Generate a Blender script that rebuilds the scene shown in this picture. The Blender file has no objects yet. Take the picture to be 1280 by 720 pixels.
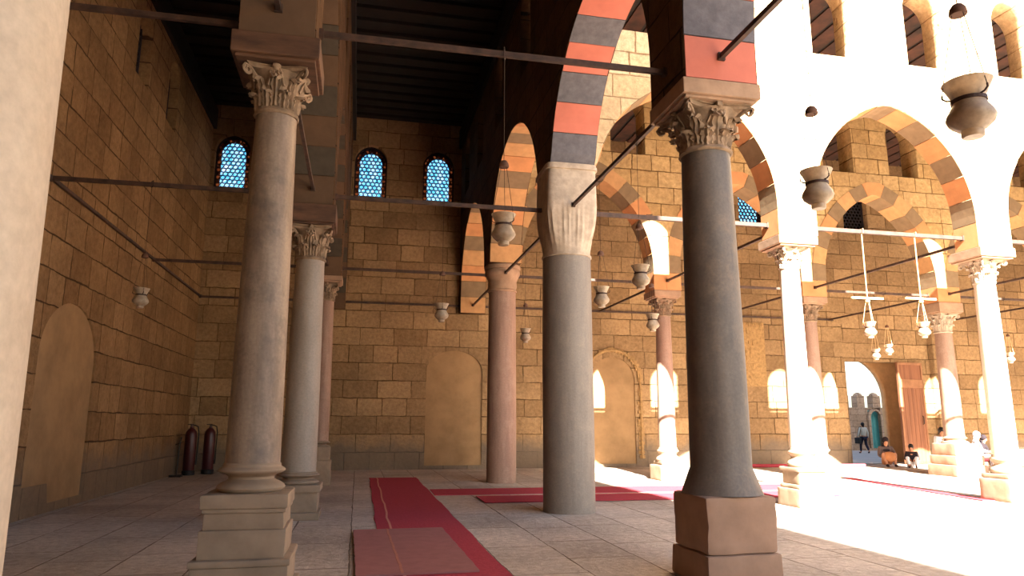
import bpy, bmesh, math, random
from mathutils import Vector, Matrix, noise as mnoise
R = math.radians
PI = math.pi
random.seed(7)
sc = bpy.context.scene
col = sc.collection

# ------------------------------------------------------------------ camera, sky, sun, exposure
YAW, PITCH, ROLL, FPX, EYE = 0.2108, 0.1864, 0.0033, 885.3, 1.6
cam = bpy.data.cameras.new('camera'); camo = bpy.data.objects.new('camera', cam); col.objects.link(camo)
fw = Vector((math.sin(YAW)*math.cos(PITCH), math.cos(YAW)*math.cos(PITCH), math.sin(PITCH)))
rt = Vector((math.cos(YAW), -math.sin(YAW), 0)); up = rt.cross(fw)
r2 = rt*math.cos(ROLL)+up*math.sin(ROLL); u2 = -rt*math.sin(ROLL)+up*math.cos(ROLL)
camo.matrix_world = Matrix(((r2.x, u2.x, -fw.x, 0), (r2.y, u2.y, -fw.y, 0), (r2.z, u2.z, -fw.z, EYE), (0, 0, 0, 1)))
cam.sensor_width = 36; cam.lens = FPX/1280*36; cam.clip_start = .05; cam.clip_end = 400
sc.camera = camo

SUN_DIR = Vector((.105, 1.0, -.635)).normalized()
world = bpy.data.worlds.new('sky'); sc.world = world; world.use_nodes = True
wn = world.node_tree.nodes; wn.clear()
sky = wn.new('ShaderNodeTexSky'); sky.sky_type = 'NISHITA'; sky.sun_disc = False
sky.sun_elevation = R(32); sky.sun_rotation = R(186); sky.dust_density = 2.0
bgn = wn.new('ShaderNodeBackground'); bgn.inputs['Strength'].default_value = .40
won = wn.new('ShaderNodeOutputWorld')
world.node_tree.links.new(sky.outputs[0], bgn.inputs[0]); world.node_tree.links.new(bgn.outputs[0], won.inputs[0])
sl = bpy.data.lights.new('sun', 'SUN'); sl.energy = 52; sl.angle = R(.53); sl.color = (1, .965, .89)
so = bpy.data.objects.new('sun', sl); col.objects.link(so)
so.rotation_euler = SUN_DIR.to_track_quat('-Z', 'Y').to_euler(); so.location = (0, -10, 30)
sc.view_settings.view_transform = 'Standard'; sc.view_settings.look = 'None'
sc.view_settings.gamma = 1; sc.view_settings.use_curve_mapping = False
sc.view_settings.exposure = 0.35
try:
    sc.cycles.max_bounces = 12; sc.cycles.diffuse_bounces = 8; sc.cycles.transparent_max_bounces = 12
    sc.cycles.sample_clamp_indirect = 12
except Exception: pass

# ------------------------------------------------------------------ measured plan of the place (metres)
X0, X1, X2, BX = -5.29, -.94, 3.83, 4.81
X3, X4, X5, X6 = X2+BX, X2+2*BX, X2+3*BX, X2+4*BX
YN, Y0, Y1, Y2, Y3 = 1.57, 7.17, 12.86, 19.20, 24.79
YB, XR = -16.0, 33.6
CEIL, PAR = 12.45, 13.5
ROD = 5.64

# ------------------------------------------------------------------ materials
def srgb(r, g, b):
    f = lambda c: ((c/255)/12.92 if c/255 <= .04045 else ((c/255+.055)/1.055)**2.4)
    return (f(r), f(g), f(b), 1)
def newmat(name):
    m = bpy.data.materials.new(name); m.use_nodes = True
    nt = m.node_tree; b = nt.nodes['Principled BSDF']
    return m, nt, b
def mixc(nt, fac, a, b, mode='MIX'):
    n = nt.nodes.new('ShaderNodeMix'); n.data_type = 'RGBA'; n.blend_type = mode
    for sock, v in ((n.inputs[0], fac), (n.inputs[6], a), (n.inputs[7], b)):
        if hasattr(v, 'links') or hasattr(v, 'is_linked'): nt.links.new(v, sock)
        else: sock.default_value = v
    return n.outputs[2]
def ramp(nt, src, p0, p1, c0=(0, 0, 0, 1), c1=(1, 1, 1, 1)):
    n = nt.nodes.new('ShaderNodeValToRGB'); n.color_ramp.elements[0].position = p0; n.color_ramp.elements[1].position = p1
    n.color_ramp.elements[0].color = c0; n.color_ramp.elements[1].color = c1
    nt.links.new(src, n.inputs[0]); return n.outputs[0]
def noise(nt, vec, scale, detail=4, rough=.55):
    n = nt.nodes.new('ShaderNodeTexNoise'); n.inputs['Scale'].default_value = scale
    n.inputs['Detail'].default_value = detail; n.inputs['Roughness'].default_value = rough
    if vec is not None: nt.links.new(vec, n.inputs['Vector'])
    return n
def mathn(nt, op, a, b=None):
    n = nt.nodes.new('ShaderNodeMath'); n.operation = op
    for i, v in enumerate((a, b)):
        if v is None: continue
        if hasattr(v, 'is_linked'): nt.links.new(v, n.inputs[i])
        else: n.inputs[i].default_value = v
    return n.outputs[0]
def bump(nt, b, h, strength=.5, dist=.02):
    n = nt.nodes.new('ShaderNodeBump'); n.inputs['Strength'].default_value = strength; n.inputs['Distance'].default_value = dist
    nt.links.new(h, n.inputs['Height']); nt.links.new(n.outputs[0], b.inputs['Normal'])

def masonry(name, axis, c1, c2, mortar, bw=1.15, bh=.60, base_dirt=0., msize=.018, warp=.07):
    """coursed ashlar laid on a vertical wall running along the world axis 'x' or 'y', or flat paving 'f'"""
    m, nt, b = newmat(name)
    g = nt.nodes.new('ShaderNodeNewGeometry'); s = nt.nodes.new('ShaderNodeSeparateXYZ'); nt.links.new(g.outputs['Position'], s.inputs[0])
    c = nt.nodes.new('ShaderNodeCombineXYZ')
    if axis == 'x': nt.links.new(s.outputs[0], c.inputs[0]); nt.links.new(s.outputs[2], c.inputs[1])
    elif axis == 'y': nt.links.new(s.outputs[1], c.inputs[0]); nt.links.new(s.outputs[2], c.inputs[1])
    else: nt.links.new(s.outputs[1], c.inputs[0]); nt.links.new(s.outputs[0], c.inputs[1])
    nz = noise(nt, g.outputs['Position'], 2.1, 4)
    vm = nt.nodes.new('ShaderNodeVectorMath'); vm.operation = 'MULTIPLY_ADD'
    nt.links.new(nz.outputs['Color'], vm.inputs[0]); vm.inputs[1].default_value = (warp,)*3; nt.links.new(c.outputs[0], vm.inputs[2])
    br = nt.nodes.new('ShaderNodeTexBrick'); br.inputs['Scale'].default_value = 1
    br.inputs['Brick Width'].default_value = bw; br.inputs['Row Height'].default_value = bh
    mz = noise(nt, g.outputs['Position'], 1.1, 4, .7); nt.links.new(mathn(nt, 'MULTIPLY', ramp(nt, mz.outputs[0], .32, .68, (.15,)*3+(1,), (1.5,)*3+(1,)), msize), br.inputs['Mortar Size']); br.inputs['Mortar Smooth'].default_value = .6
    br.inputs['Color1'].default_value = c1; br.inputs['Color2'].default_value = c2; br.inputs['Mortar'].default_value = mortar
    br.offset = .43; br.squash = .72; br.squash_frequency = 3
    nt.links.new(vm.outputs[0], br.inputs['Vector'])
    fine = noise(nt, g.outputs['Position'], 9, 6, .7); big = noise(nt, g.outputs['Position'], .55, 4, .6)
    colr = mixc(nt, 1.0, br.outputs['Color'], ramp(nt, fine.outputs[0], .25, .75, (.62, .60, .58, 1), (1.2, 1.2, 1.2, 1)), 'MULTIPLY')
    colr = mixc(nt, .85, colr, ramp(nt, big.outputs[0], .3, .7, (.66, .64, .62, 1), (1.12, 1.10, 1.06, 1)), 'MULTIPLY')
    pt = noise(nt, g.outputs['Position'], 3.4, 6, .72)
    colr = mixc(nt, ramp(nt, pt.outputs[0], .57, .70, (0, 0, 0, 1), (.55, .55, .55, 1)), colr, tuple(x*.62 for x in c2[:3])+(1,))
    if base_dirt:
        dn = noise(nt, g.outputs['Position'], 1.7, 5, .6)
        h = mathn(nt, 'SUBTRACT', s.outputs[2], mathn(nt, 'MULTIPLY', dn.outputs[0], 1.15))
        colr = mixc(nt, ramp(nt, h, 0.05, .55, (base_dirt,)*3+(1,), (0, 0, 0, 1)), colr, srgb(112, 100, 88))
    nt.links.new(colr, b.inputs['Base Color']); b.inputs['Roughness'].default_value = .92
    b.inputs['Specular IOR Level'].default_value = .2
    h = mathn(nt, 'ADD', mathn(nt, 'MULTIPLY', br.outputs['Fac'], -1.0), mathn(nt, 'MULTIPLY', fine.outputs[0], .8))
    bump(nt, b, h, .8, .05)
    return m
def plain(name, c, rough=.8, var=.25, scale=6, metal=0., bstr=.2, c2=None, spec=.3):
    m, nt, b = newmat(name)
    t = nt.nodes.new('ShaderNodeTexCoord'); n = noise(nt, t.outputs['Object'], scale, 5, .6)
    if c2 is None: c2 = tuple(x*(1-var) for x in c[:3])+(1,)
    nt.links.new(mixc(nt, ramp(nt, n.outputs[0], .35, .68), c, c2), b.inputs['Base Color'])
    b.inputs['Roughness'].default_value = rough; b.inputs['Metallic'].default_value = metal; b.inputs['Specular IOR Level'].default_value = spec
    if bstr: bump(nt, b, n.outputs[0], bstr, .02)
    return m
def marble(name, base, vein, streak, rough=.55, sx=5, veinamt=.6):
    m, nt, b = newmat(name)
    t = nt.nodes.new('ShaderNodeTexCoord'); mp = nt.nodes.new('ShaderNodeMapping'); mp.inputs['Scale'].default_value = (sx, sx, .9)
    nt.links.new(t.outputs['Object'], mp.inputs[0])
    n1 = noise(nt, mp.outputs[0], 1, 6, .65); n2 = noise(nt, t.outputs['Object'], 2.2, 5, .7); n3 = noise(nt, t.outputs['Object'], 34, 3, .6)
    c = mixc(nt, ramp(nt, n1.outputs[0], .42, .62, (0, 0, 0, 1), (veinamt,)*3+(1,)), base, vein)
    c = mixc(nt, ramp(nt, n2.outputs[0], .5, .66, (0, 0, 0, 1), (.7, .7, .7, 1)), c, streak)
    c = mixc(nt, .5, c, ramp(nt, n3.outputs[0], .3, .7, (.75, .75, .75, 1), (1.15, 1.15, 1.15, 1)), 'MULTIPLY')
    nt.links.new(c, b.inputs['Base Color']); b.inputs['Roughness'].default_value = rough; b.inputs['Specular IOR Level'].default_value = .3
    bump(nt, b, n2.outputs[0], .25, .03)
    return m
def wood(name, a, bcol, axis_scale=(14, 14, .7), rough=.7):
    m, nt, b = newmat(name)
    t = nt.nodes.new('ShaderNodeTexCoord'); mp = nt.nodes.new('ShaderNodeMapping'); mp.inputs['Scale'].default_value = axis_scale
    nt.links.new(t.outputs['Object'], mp.inputs[0]); n = noise(nt, mp.outputs[0], 1, 6, .6)
    nt.links.new(mixc(nt, ramp(nt, n.outputs[0], .35, .65), a, bcol), b.inputs['Base Color']); b.inputs['Roughness'].default_value = rough
    bump(nt, b, n.outputs[0], .3, .01)
    return m

M = {}
SA, SB, SM = srgb(178, 146, 108), srgb(146, 117, 84), srgb(100, 76, 48)
LA, LB, LM = srgb(160, 126, 88), srgb(138, 106, 72), srgb(82, 60, 40)
M['wall_x'] = masonry('ashlar_wall_x', 'x', SA, SB, SM, base_dirt=.75)
M['wall_y'] = masonry('ashlar_wall_y', 'y', LA, LB, LM, base_dirt=.6, bw=.95)
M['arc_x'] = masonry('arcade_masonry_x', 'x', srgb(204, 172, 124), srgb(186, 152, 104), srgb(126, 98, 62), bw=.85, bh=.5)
M['arc_f'] = masonry('courtyard_front_masonry', 'x', srgb(220, 194, 158), srgb(208, 178, 138), srgb(170, 140, 104), bw=.85, bh=.5)  # paled beyond the inner stone: part of the sun's glare is in its colour
M['arc_y'] = masonry('arcade_masonry_y', 'y', srgb(104, 76, 52), srgb(84, 60, 40), srgb(48, 34, 24), bw=.85, bh=.5)  # darkened copy of the arcade stone: the aisles' shade is partly in its colour
M['pave'] = masonry('stone_paving', 'f', srgb(210, 196, 182), srgb(194, 180, 166), srgb(142, 124, 108), bw=1.7, bh=.85, msize=.013, warp=.05)
M['plaster'] = plain('niche_plaster', srgb(164, 130, 92), .95, .30, 1.6, bstr=.3)
M['ceiling'] = wood('dark_ceiling_wood', srgb(32, 21, 15), srgb(20, 14, 10), (3, 3, 3))
M['ceiling_far'] = wood('reddish_ceiling_wood', srgb(84, 48, 34), srgb(40, 24, 18), (1.6, 1.6, 1.6))
M['beam'] = wood('tie_beam_wood', srgb(84, 58, 44), srgb(50, 34, 26), (6, 6, 6))
M['red'] = plain('ablaq_red', srgb(190, 110, 92), .9, .14, 3)
M['ochre'] = plain('ablaq_ochre', srgb(206, 144, 96), .9, .2, 3)
M['brownstone'] = plain('ablaq_brown', srgb(138, 114, 86), .9, .2, 5)
M['slate'] = plain('ablaq_slate', srgb(104, 100, 104), .9, .3, 8, bstr=.5)
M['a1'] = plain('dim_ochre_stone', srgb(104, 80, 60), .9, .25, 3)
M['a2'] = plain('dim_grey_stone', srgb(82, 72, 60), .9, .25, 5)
M['sand'] = plain('ablaq_sand', srgb(200, 152, 104), .9, .2, 5)
M['relief'] = plain('eroded_relief_stone', srgb(172, 136, 90), .95, .4, 9, bstr=.8)
M['impost'] = plain('impost_stone', srgb(168, 136, 110), .9, .3, 4, bstr=.4)
M['timber'] = wood('impost_timber', srgb(104, 72, 50), srgb(70, 46, 32), (2, 9, 9))
M['cap'] = plain('capital_marble', srgb(188, 168, 146), .75, .3, 7, bstr=.5)
M['cap_dark'] = plain('weathered_capital', srgb(158, 132, 106), .85, .55, 6, bstr=.6)
M['cream'] = marble('cream_marble', srgb(196, 178, 156), srgb(188, 168, 144), srgb(184, 164, 140), .6, 2, .4)
M['veined'] = marble('veined_marble', srgb(150, 130, 112), srgb(118, 100, 86), srgb(100, 88, 80), .5, 5, .8)
M['pale'] = marble('pale_marble', srgb(158, 144, 130), srgb(138, 124, 110), srgb(146, 132, 118), .5, 5, .5)
M['granite'] = marble('grey_granite', srgb(104, 94, 86), srgb(78, 72, 68), srgb(120, 104, 90), .55, 4, .6)
M['rosegranite'] = marble('rose_granite', srgb(154, 124, 106), srgb(128, 100, 86), srgb(160, 134, 116), .6, 7, .6)
M['greyrose'] = marble('grey_rose_granite', srgb(132, 121, 110), srgb(114, 104, 96), srgb(142, 130, 116), .6, 9, .5)
M['white'] = marble('white_marble', srgb(214, 200, 180), srgb(190, 174, 152), srgb(200, 180, 154), .5, 5, .5)
M['pedestal'] = plain('pedestal_stone', srgb(158, 136, 114), .85, .3, 3, bstr=.4)
M['pedblock'] = plain('brown_pedestal_stone', srgb(160, 128, 106), .88, .25, 3, bstr=.35)
M['carpet'] = plain('red_carpet', srgb(178, 72, 82), .97, .22, 26, bstr=.5, spec=.05)
M['mat'] = plain('faded_mat', srgb(160, 106, 102), .8, .16, 6, bstr=.3, spec=.2)
M['stripe'] = plain('carpet_stripe', srgb(214, 140, 122), .97, .15, 20, bstr=0, spec=.05)
M['stripe2'] = plain('mat_stripe', srgb(186, 126, 108), .9, .15, 20, bstr=0, spec=.05)
M['wire'] = plain('dark_wire', srgb(58, 40, 30), .6, .2, 20, bstr=0)
M['cord'] = plain('pale_cord', srgb(214, 178, 130), .9, .2, 20, bstr=0)
M['strap'] = plain('iron_strap', srgb(64, 42, 34), .6, .3, 20, bstr=0)
M['capdisc'] = plain('rusted_lamp_cap', srgb(110, 76, 58), .8, .3, 20, bstr=0)
M['palewood'] = wood('pale_crossbar_wood', srgb(222, 196, 152), srgb(196, 164, 120), (9, 9, 9))
M['door'] = wood('door_wood', srgb(138, 88, 58), srgb(112, 68, 44), (9, 9, .5))
M['doortrim'] = wood('door_trim_wood', srgb(156, 108, 74), srgb(132, 88, 58), (3, 3, 3))
M['iron'] = plain('dull_iron', srgb(60, 52, 46), .5, .3, 12, metal=.6, bstr=0)
M['lattice'] = plain('stucco_lattice', srgb(46, 40, 44), .9, .2, 9, bstr=0)
M['ext'] = plain('dark_red_paint', srgb(66, 14, 20), .4, .2, 5, bstr=0, spec=.5)
M['black'] = plain('black_rubber', srgb(26, 24, 24), .6, .2, 5, bstr=0)
M['outwall'] = masonry('outer_fort_wall', 'x', srgb(186, 160, 136), srgb(168, 142, 118), srgb(130, 108, 90), bw=.7, bh=.35)
M['teal'] = plain('teal_door_paint', srgb(74, 150, 148), .6, .15, 4, bstr=0)
M['outground'] = plain('outer_paving', srgb(178, 164, 150), .9, .12, 1.5)
M['skin'] = plain('skin', srgb(186, 130, 98), .6, .08, 8, bstr=0)
M['hair'] = plain('black_hair', srgb(24, 18, 16), .6, .2, 20, bstr=0)
M['shirt'] = plain('light_shirt', srgb(206, 202, 186), .9, .1, 8, bstr=0)
M['trousers'] = plain('navy_trousers', srgb(38, 38, 56), .9, .1, 8, bstr=0)
M['shawl'] = plain('grey_shawl', srgb(96, 80, 76), .9, .2, 8, bstr=0)
M['whitecloth'] = plain('white_cloth', srgb(232, 232, 236), .9, .06, 8, bstr=0)
M['orange'] = plain('orange_skirt', srgb(196, 130, 84), .9, .15, 8, bstr=0)
M['darkcloth'] = plain('black_cloth', srgb(40, 30, 34), .9, .2, 8, bstr=0)
M['maroon'] = plain('maroon_cloth', srgb(110, 44, 50), .9, .15, 8, bstr=0)
def glassmat():
    m, nt, b = newmat('dusty_lamp_glass')
    t = nt.nodes.new('ShaderNodeTexCoord'); n = noise(nt, t.outputs['Object'], 14, 4, .6)
    s = nt.nodes.new('ShaderNodeSeparateXYZ'); nt.links.new(t.outputs['Object'], s.inputs[0])
    c = mixc(nt, ramp(nt, n.outputs[0], .35, .7), srgb(216, 196, 168), srgb(176, 152, 126))
    nt.links.new(c, b.inputs['Base Color']); b.inputs['Roughness'].default_value = .35
    b.inputs['Transmission Weight'].default_value = .3
    tr = nt.nodes.new('ShaderNodeBsdfTranslucent'); nt.links.new(c, tr.inputs[0])
    mx = nt.nodes.new('ShaderNodeMixShader'); mx.inputs[0].default_value = .3
    nt.links.new(b.outputs[0], mx.inputs[1]); nt.links.new(tr.outputs[0], mx.inputs[2])
    nt.links.new(mx.outputs[0], nt.nodes['Material Output'].inputs[0])
    return m
M['glass'] = glassmat()
def panemat(name, cols, scale, amount=.9):
    m, nt, b = newmat(name)
    t = nt.nodes.new('ShaderNodeTexCoord'); v = nt.nodes.new('ShaderNodeTexVoronoi'); v.inputs['Scale'].default_value = scale
    nt.links.new(t.outputs['Object'], v.inputs['Vector'])
    tb = nt.nodes.new('ShaderNodeBsdfTransparent')
    sp = nt.nodes.new('ShaderNodeSeparateColor'); nt.links.new(v.outputs['Color'], sp.inputs[0])
    nt.links.new(ramp(nt, sp.outputs[0], .2, .8, cols[0], cols[1]), tb.inputs[0])
    gl = nt.nodes.new('ShaderNodeBsdfGlossy'); gl.inputs['Roughness'].default_value = .1
    mx = nt.nodes.new('ShaderNodeMixShader'); mx.inputs[0].default_value = .04
    nt.links.new(tb.outputs[0], mx.inputs[1]); nt.links.new(gl.outputs[0], mx.inputs[2])
    nt.links.new(mx.outputs[0], nt.nodes['Material Output'].inputs[0])
    return m
M['bluepane'] = panemat('blue_window_glass', ((.45, .78, .86, 1), (.9, 1, 1, 1)), 9)
M['amberpane'] = panemat('amber_window_glass', ((.10, .03, .02, 1), (.45, .18, .08, 1)), 9)
M['darkpane'] = panemat('dark_window_glass', ((.004, .003, .002, 1), (.10, .07, .04, 1)), 9)

# ------------------------------------------------------------------ helpers
def link(name, me, mat, parent=None, kind=None):
    o = bpy.data.objects.new(name, me); col.objects.link(o)
    for mm in (mat if isinstance(mat, (list, tuple)) else [mat]): me.materials.append(mm)
    if parent is not None: o.parent = parent
    if kind: o['kind'] = kind
    return o
def obj(name, bm, mat, parent=None, smooth=False, kind=None):
    bmesh.ops.recalc_face_normals(bm, faces=bm.faces)
    me = bpy.data.meshes.new(name); bm.to_mesh(me); bm.free()
    if smooth:
        for p in me.polygons: p.use_smooth = True
        me.set_sharp_from_angle(angle=R(42))
    return link(name, me, mat, parent, kind)
def thing(name, label, cat, loc=(0, 0, 0), rz=0, group=None):
    o = bpy.data.objects.new(name, None); col.objects.link(o); o.empty_display_size = .2
    o.location = loc; o.rotation_euler = (0, 0, rz); o['label'] = label; o['category'] = cat
    if group: o['group'] = group
    return o
def tag(o, label, cat, group=None):
    o['label'] = label; o['category'] = cat
    if group: o['group'] = group
    return o
def copy_tree(o, parent=None):
    c = o.copy(); col.objects.link(c)
    if parent is not None: c.parent = parent
    for ch in list(o.children): copy_tree(ch, c)
    return c
def box(bm, lo, hi, bevel=0, mi=0):
    vs = [bm.verts.new((x, y, z)) for x in (lo[0], hi[0]) for y in (lo[1], hi[1]) for z in (lo[2], hi[2])]
    fs = [bm.faces.new([vs[i] for i in f]) for f in ((0, 1, 3, 2), (4, 6, 7, 5), (0, 4, 5, 1), (2, 3, 7, 6), (0, 2, 6, 4), (1, 5, 7, 3))]
    for f in fs: f.material_index = mi
    if bevel:
        es = list({e for f in fs for e in f.edges})
        bmesh.ops.bevel(bm, geom=es, offset=bevel, segments=2, affect='EDGES', profile=.6)
def lathe(bm, prof, seg=32, c=(0, 0), z0=0, wob=None):
    rings = []
    for r, z in prof:
        ring = []
        for k in range(seg):
            a = 2*PI*k/seg; rr = r*(1+(wob(a, z) if wob else 0))
            ring.append(bm.verts.new((c[0]+rr*math.cos(a), c[1]+rr*math.sin(a), z0+z)))
        rings.append(ring)
    for a, b in zip(rings, rings[1:]):
        for k in range(seg): bm.faces.new((a[k], a[(k+1) % seg], b[(k+1) % seg], b[k]))
    for rg in (rings[0], rings[-1]):
        try: bm.faces.new(rg)
        except ValueError: pass
def tube(bm, pts, r, seg=8, cap=True):
    pts = [Vector(p) for p in pts]; rr = r if isinstance(r, (list, tuple)) else [r]*len(pts)
    rings = []; ref = None
    for i, p in enumerate(pts):
        d = (pts[min(i+1, len(pts)-1)]-pts[max(i-1, 0)]).normalized()
        if ref is None: ref = Vector((0, 0, 1)) if abs(d.z) < .9 else Vector((1, 0, 0))
        n = (ref-d*ref.dot(d)).normalized(); ref = n; b = d.cross(n)
        rings.append([bm.verts.new(p+(n*math.cos(2*PI*k/seg)+b*math.sin(2*PI*k/seg))*rr[i]) for k in range(seg)])
    for a, b in zip(rings, rings[1:]):
        for k in range(seg): bm.faces.new((a[k], a[(k+1) % seg], b[(k+1) % seg], b[k]))
    if cap: bm.faces.new(rings[0]); bm.faces.new(rings[-1])
def beam(bm, a, b, w, h):
    a, b = Vector(a), Vector(b); d = (b-a).normalized(); s = Vector((0, 0, 1)).cross(d).normalized()*w/2; u = d.cross(s).normalized()*h/2
    v = [bm.verts.new(p+q) for p in (a, b) for q in (s+u, s-u, -s-u, -s+u)]
    for f in ((0, 1, 2, 3), (7, 6, 5, 4), (0, 4, 5, 1), (1, 5, 6, 2), (2, 6, 7, 3), (3, 7, 4, 0)): bm.faces.new([v[i] for i in f])

def arch_curve(u0, u1, zs, za, n=20):
    """pointed arch intrados, left spring to right spring"""
    w = (u1-u0)/2; cx = (u0+u1)/2; r = za-zs; c = (r*r-w*w)/(2*w); Rr = w+c
    if r < w: return [(cx-w*math.cos(PI*i/(2*n)), zs+r*math.sin(PI*i/(2*n))) for i in range(2*n+1)]
    a1 = math.atan2(r, c) if c > 0 else PI-math.atan2(r, -c)
    pts = []
    for i in range(n+1):
        a = a1*i/n; pts.append((cx+c-Rr*math.cos(a), zs+Rr*math.sin(a)))
    right = [(2*cx-u, z) for u, z in reversed(pts[:-1])]
    return pts+right
def shape_mesh(name, outline, holes, thick):
    """a flat outline with holes given as (u,z), extruded to a slab centred on its plane"""
    cu = bpy.data.curves.new(name, 'CURVE'); cu.dimensions = '2D'; cu.fill_mode = 'BOTH'; cu.extrude = thick/2
    for poly in [outline]+holes:
        s = cu.splines.new('POLY'); s.points.add(len(poly)-1)
        for i, (u, z) in enumerate(poly): s.points[i].co = (u, z, 0, 1)
        s.use_cyclic_u = True
    o = bpy.data.objects.new(name, cu); col.objects.link(o)
    dg = bpy.context.evaluated_depsgraph_get(); dg.update()
    me = bpy.data.meshes.new_from_object(o.evaluated_get(dg)); bpy.data.objects.remove(o); bpy.data.curves.remove(cu)
    return me
def slab(name, outline, holes, axis, pos, thick, mat, parent=None, kind=None):
    me = shape_mesh(name, outline, holes, thick)
    bm = bmesh.new(); bm.from_mesh(me); bpy.data.meshes.remove(me)
    bmesh.ops.remove_doubles(bm, verts=bm.verts, dist=.0005)
    for v in bm.verts:
        u, z, t = v.co
        v.co = (u, pos+t, z) if axis == 'x' else (pos+t, u, z)
    return obj(name, bm, mat, parent, kind=kind)
def window_hole(c, w, zb, zt, rise=None, n=8):
    rise = rise or w*.55
    return [(c-w/2, zb)]+arch_curve(c-w/2, c+w/2, zt-rise, zt, n)+[(c+w/2, zb)]

# ------------------------------------------------------------------ the shell
bm = bmesh.new(); box(bm, (X0-1, YB-12, -.4), (40, Y3+1.6, 0)); obj('floor', bm, M['pave'], kind='structure')
ZW0, ZW1 = 9.45, 11.4
# far wall: glazed windows high up, door recess, blind arches
farwin = [(-4.62, 'a'), (.1, 'b'), (2.55, 'c'), (15.15, 'd'), (19.9, 'e'), (7.4, 'f'), (24.6, 'g')]
holes = [window_hole(c, 1.15, ZW0, ZW1+.05) for c, _ in farwin]
niches = [(2.27, 4.24, 3.3, 4.05), (8.25, 9.95, 3.1, 3.95)]
for a, b_, zs, za in niches: holes.append([(a, .12)]+arch_curve(a, b_, zs, za, 12)+[(b_, .12)])
portal = [(18.75, .004)]+arch_curve(18.75, 23.0, 5.0, 6.9, 16)+[(23.0, .004)]
holes.append(portal)
slab('wall_far', [(X0-1, 0), (X0-1, CEIL+.6), (XR+1, CEIL+.6), (XR+1, 0)], holes, 'x', Y3+.3, .6, M['wall_x'], kind='structure')
# plain outer leaf behind the niches and around the gate
DX0, DX1, DZ = 19.02, 22.42, 4.03
for i, (a, b_, zs, za) in enumerate(niches):
    p = slab('wall_niche_panel' if i == 0 else 'wall_niche_panel', [(a-.02, .1)]+arch_curve(a-.02, b_+.02, zs, za+.02, 12)+[(b_+.02, .1)], [], 'x', Y3+.16, .2, M['plaster'], kind='structure')
slab('wall_portal_infill', [(18.7, 0)]+arch_curve(18.7, 23.05, 5.0, 6.93, 16)+[(23.05, 0)], [[(DX0, .003), (DX0, DZ), (DX1, DZ), (DX1, .003)]], 'x', Y3+.42, .34, M['wall_x'], kind='structure')
slab('trim_portal', [(18.6, 4.9)]+arch_curve(18.6, 23.15, 5.0, 7.05, 16)+[(23.15, 4.9)], [[(18.76, 4.91)]+arch_curve(18.76, 22.99, 5.0, 6.9, 16)+[(22.99, 4.91)]], 'x', Y3, .05, M['brownstone'], kind='structure') if 0 else None
# the passage behind the doorway: outer leaf with an arched opening
GX0, GX1 = 18.6, 21.66
slab('wall_gate_outer', [(17.6, -.4), (17.6, 5.6), (24, 5.6), (24, -.4)], [[(GX0, -.3)]+arch_curve(GX0, GX1, 2.6, 4.3, 14)+[(GX1, -.3)]], 'x', Y3+1.45, .3, M['sand'], kind='structure')
bm = bmesh.new(); box(bm, (17.6, Y3+.6, DZ+.3), (24, Y3+1.3, DZ+.7)); box(bm, (17.6, Y3+.6, -.3), (18.5, Y3+1.3, DZ+.3)); box(bm, (23.0, Y3+.6, -.3), (24, Y3+1.3, DZ+.3))
obj('wall_gate_passage', bm, M['sand'], kind='structure')
# left wall with two high dark windows and a blind arch
lniche = (13.3, 16.0, 2.7, 3.75)
lw = [(-11.5), (-6.5), (11.2), (16.95), (19.6)]
lh = [window_hole(c, 1.0, ZW0, ZW1-.1) for c in lw[2:]]+[[(lniche[0], .5)]+arch_curve(*lniche, 12)+[(lniche[1], .15), (lniche[0]+1.1, .15), (lniche[0]+1.0, .5)]]
slab('wall_left', [(YB, 0), (YB, CEIL+.6), (Y3+.3, CEIL+.6), (Y3+.3, 0)], lh, 'y', X0-.3, .6, M['wall_y'], kind='structure')
a, b_, zs, za = lniche
slab('wall_niche_panel', [(a-.02, .1)]+arch_curve(a-.02, b_+.02, zs, za+.02, 12)+[(b_+.02, .1)], [], 'y', X0-.14, .2, M['plaster'], kind='structure')
bm = bmesh.new(); box(bm, (X0-.6, YB-.6, 0), (X2+.45, YB, PAR)); obj('wall_back', bm, M['wall_x'], kind='structure')
bm = bmesh.new(); box(bm, (XR, Y1-.4, 0), (XR+.6, Y3+.3, PAR)); obj('wall_right', bm, M['wall_y'], kind='structure')

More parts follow.
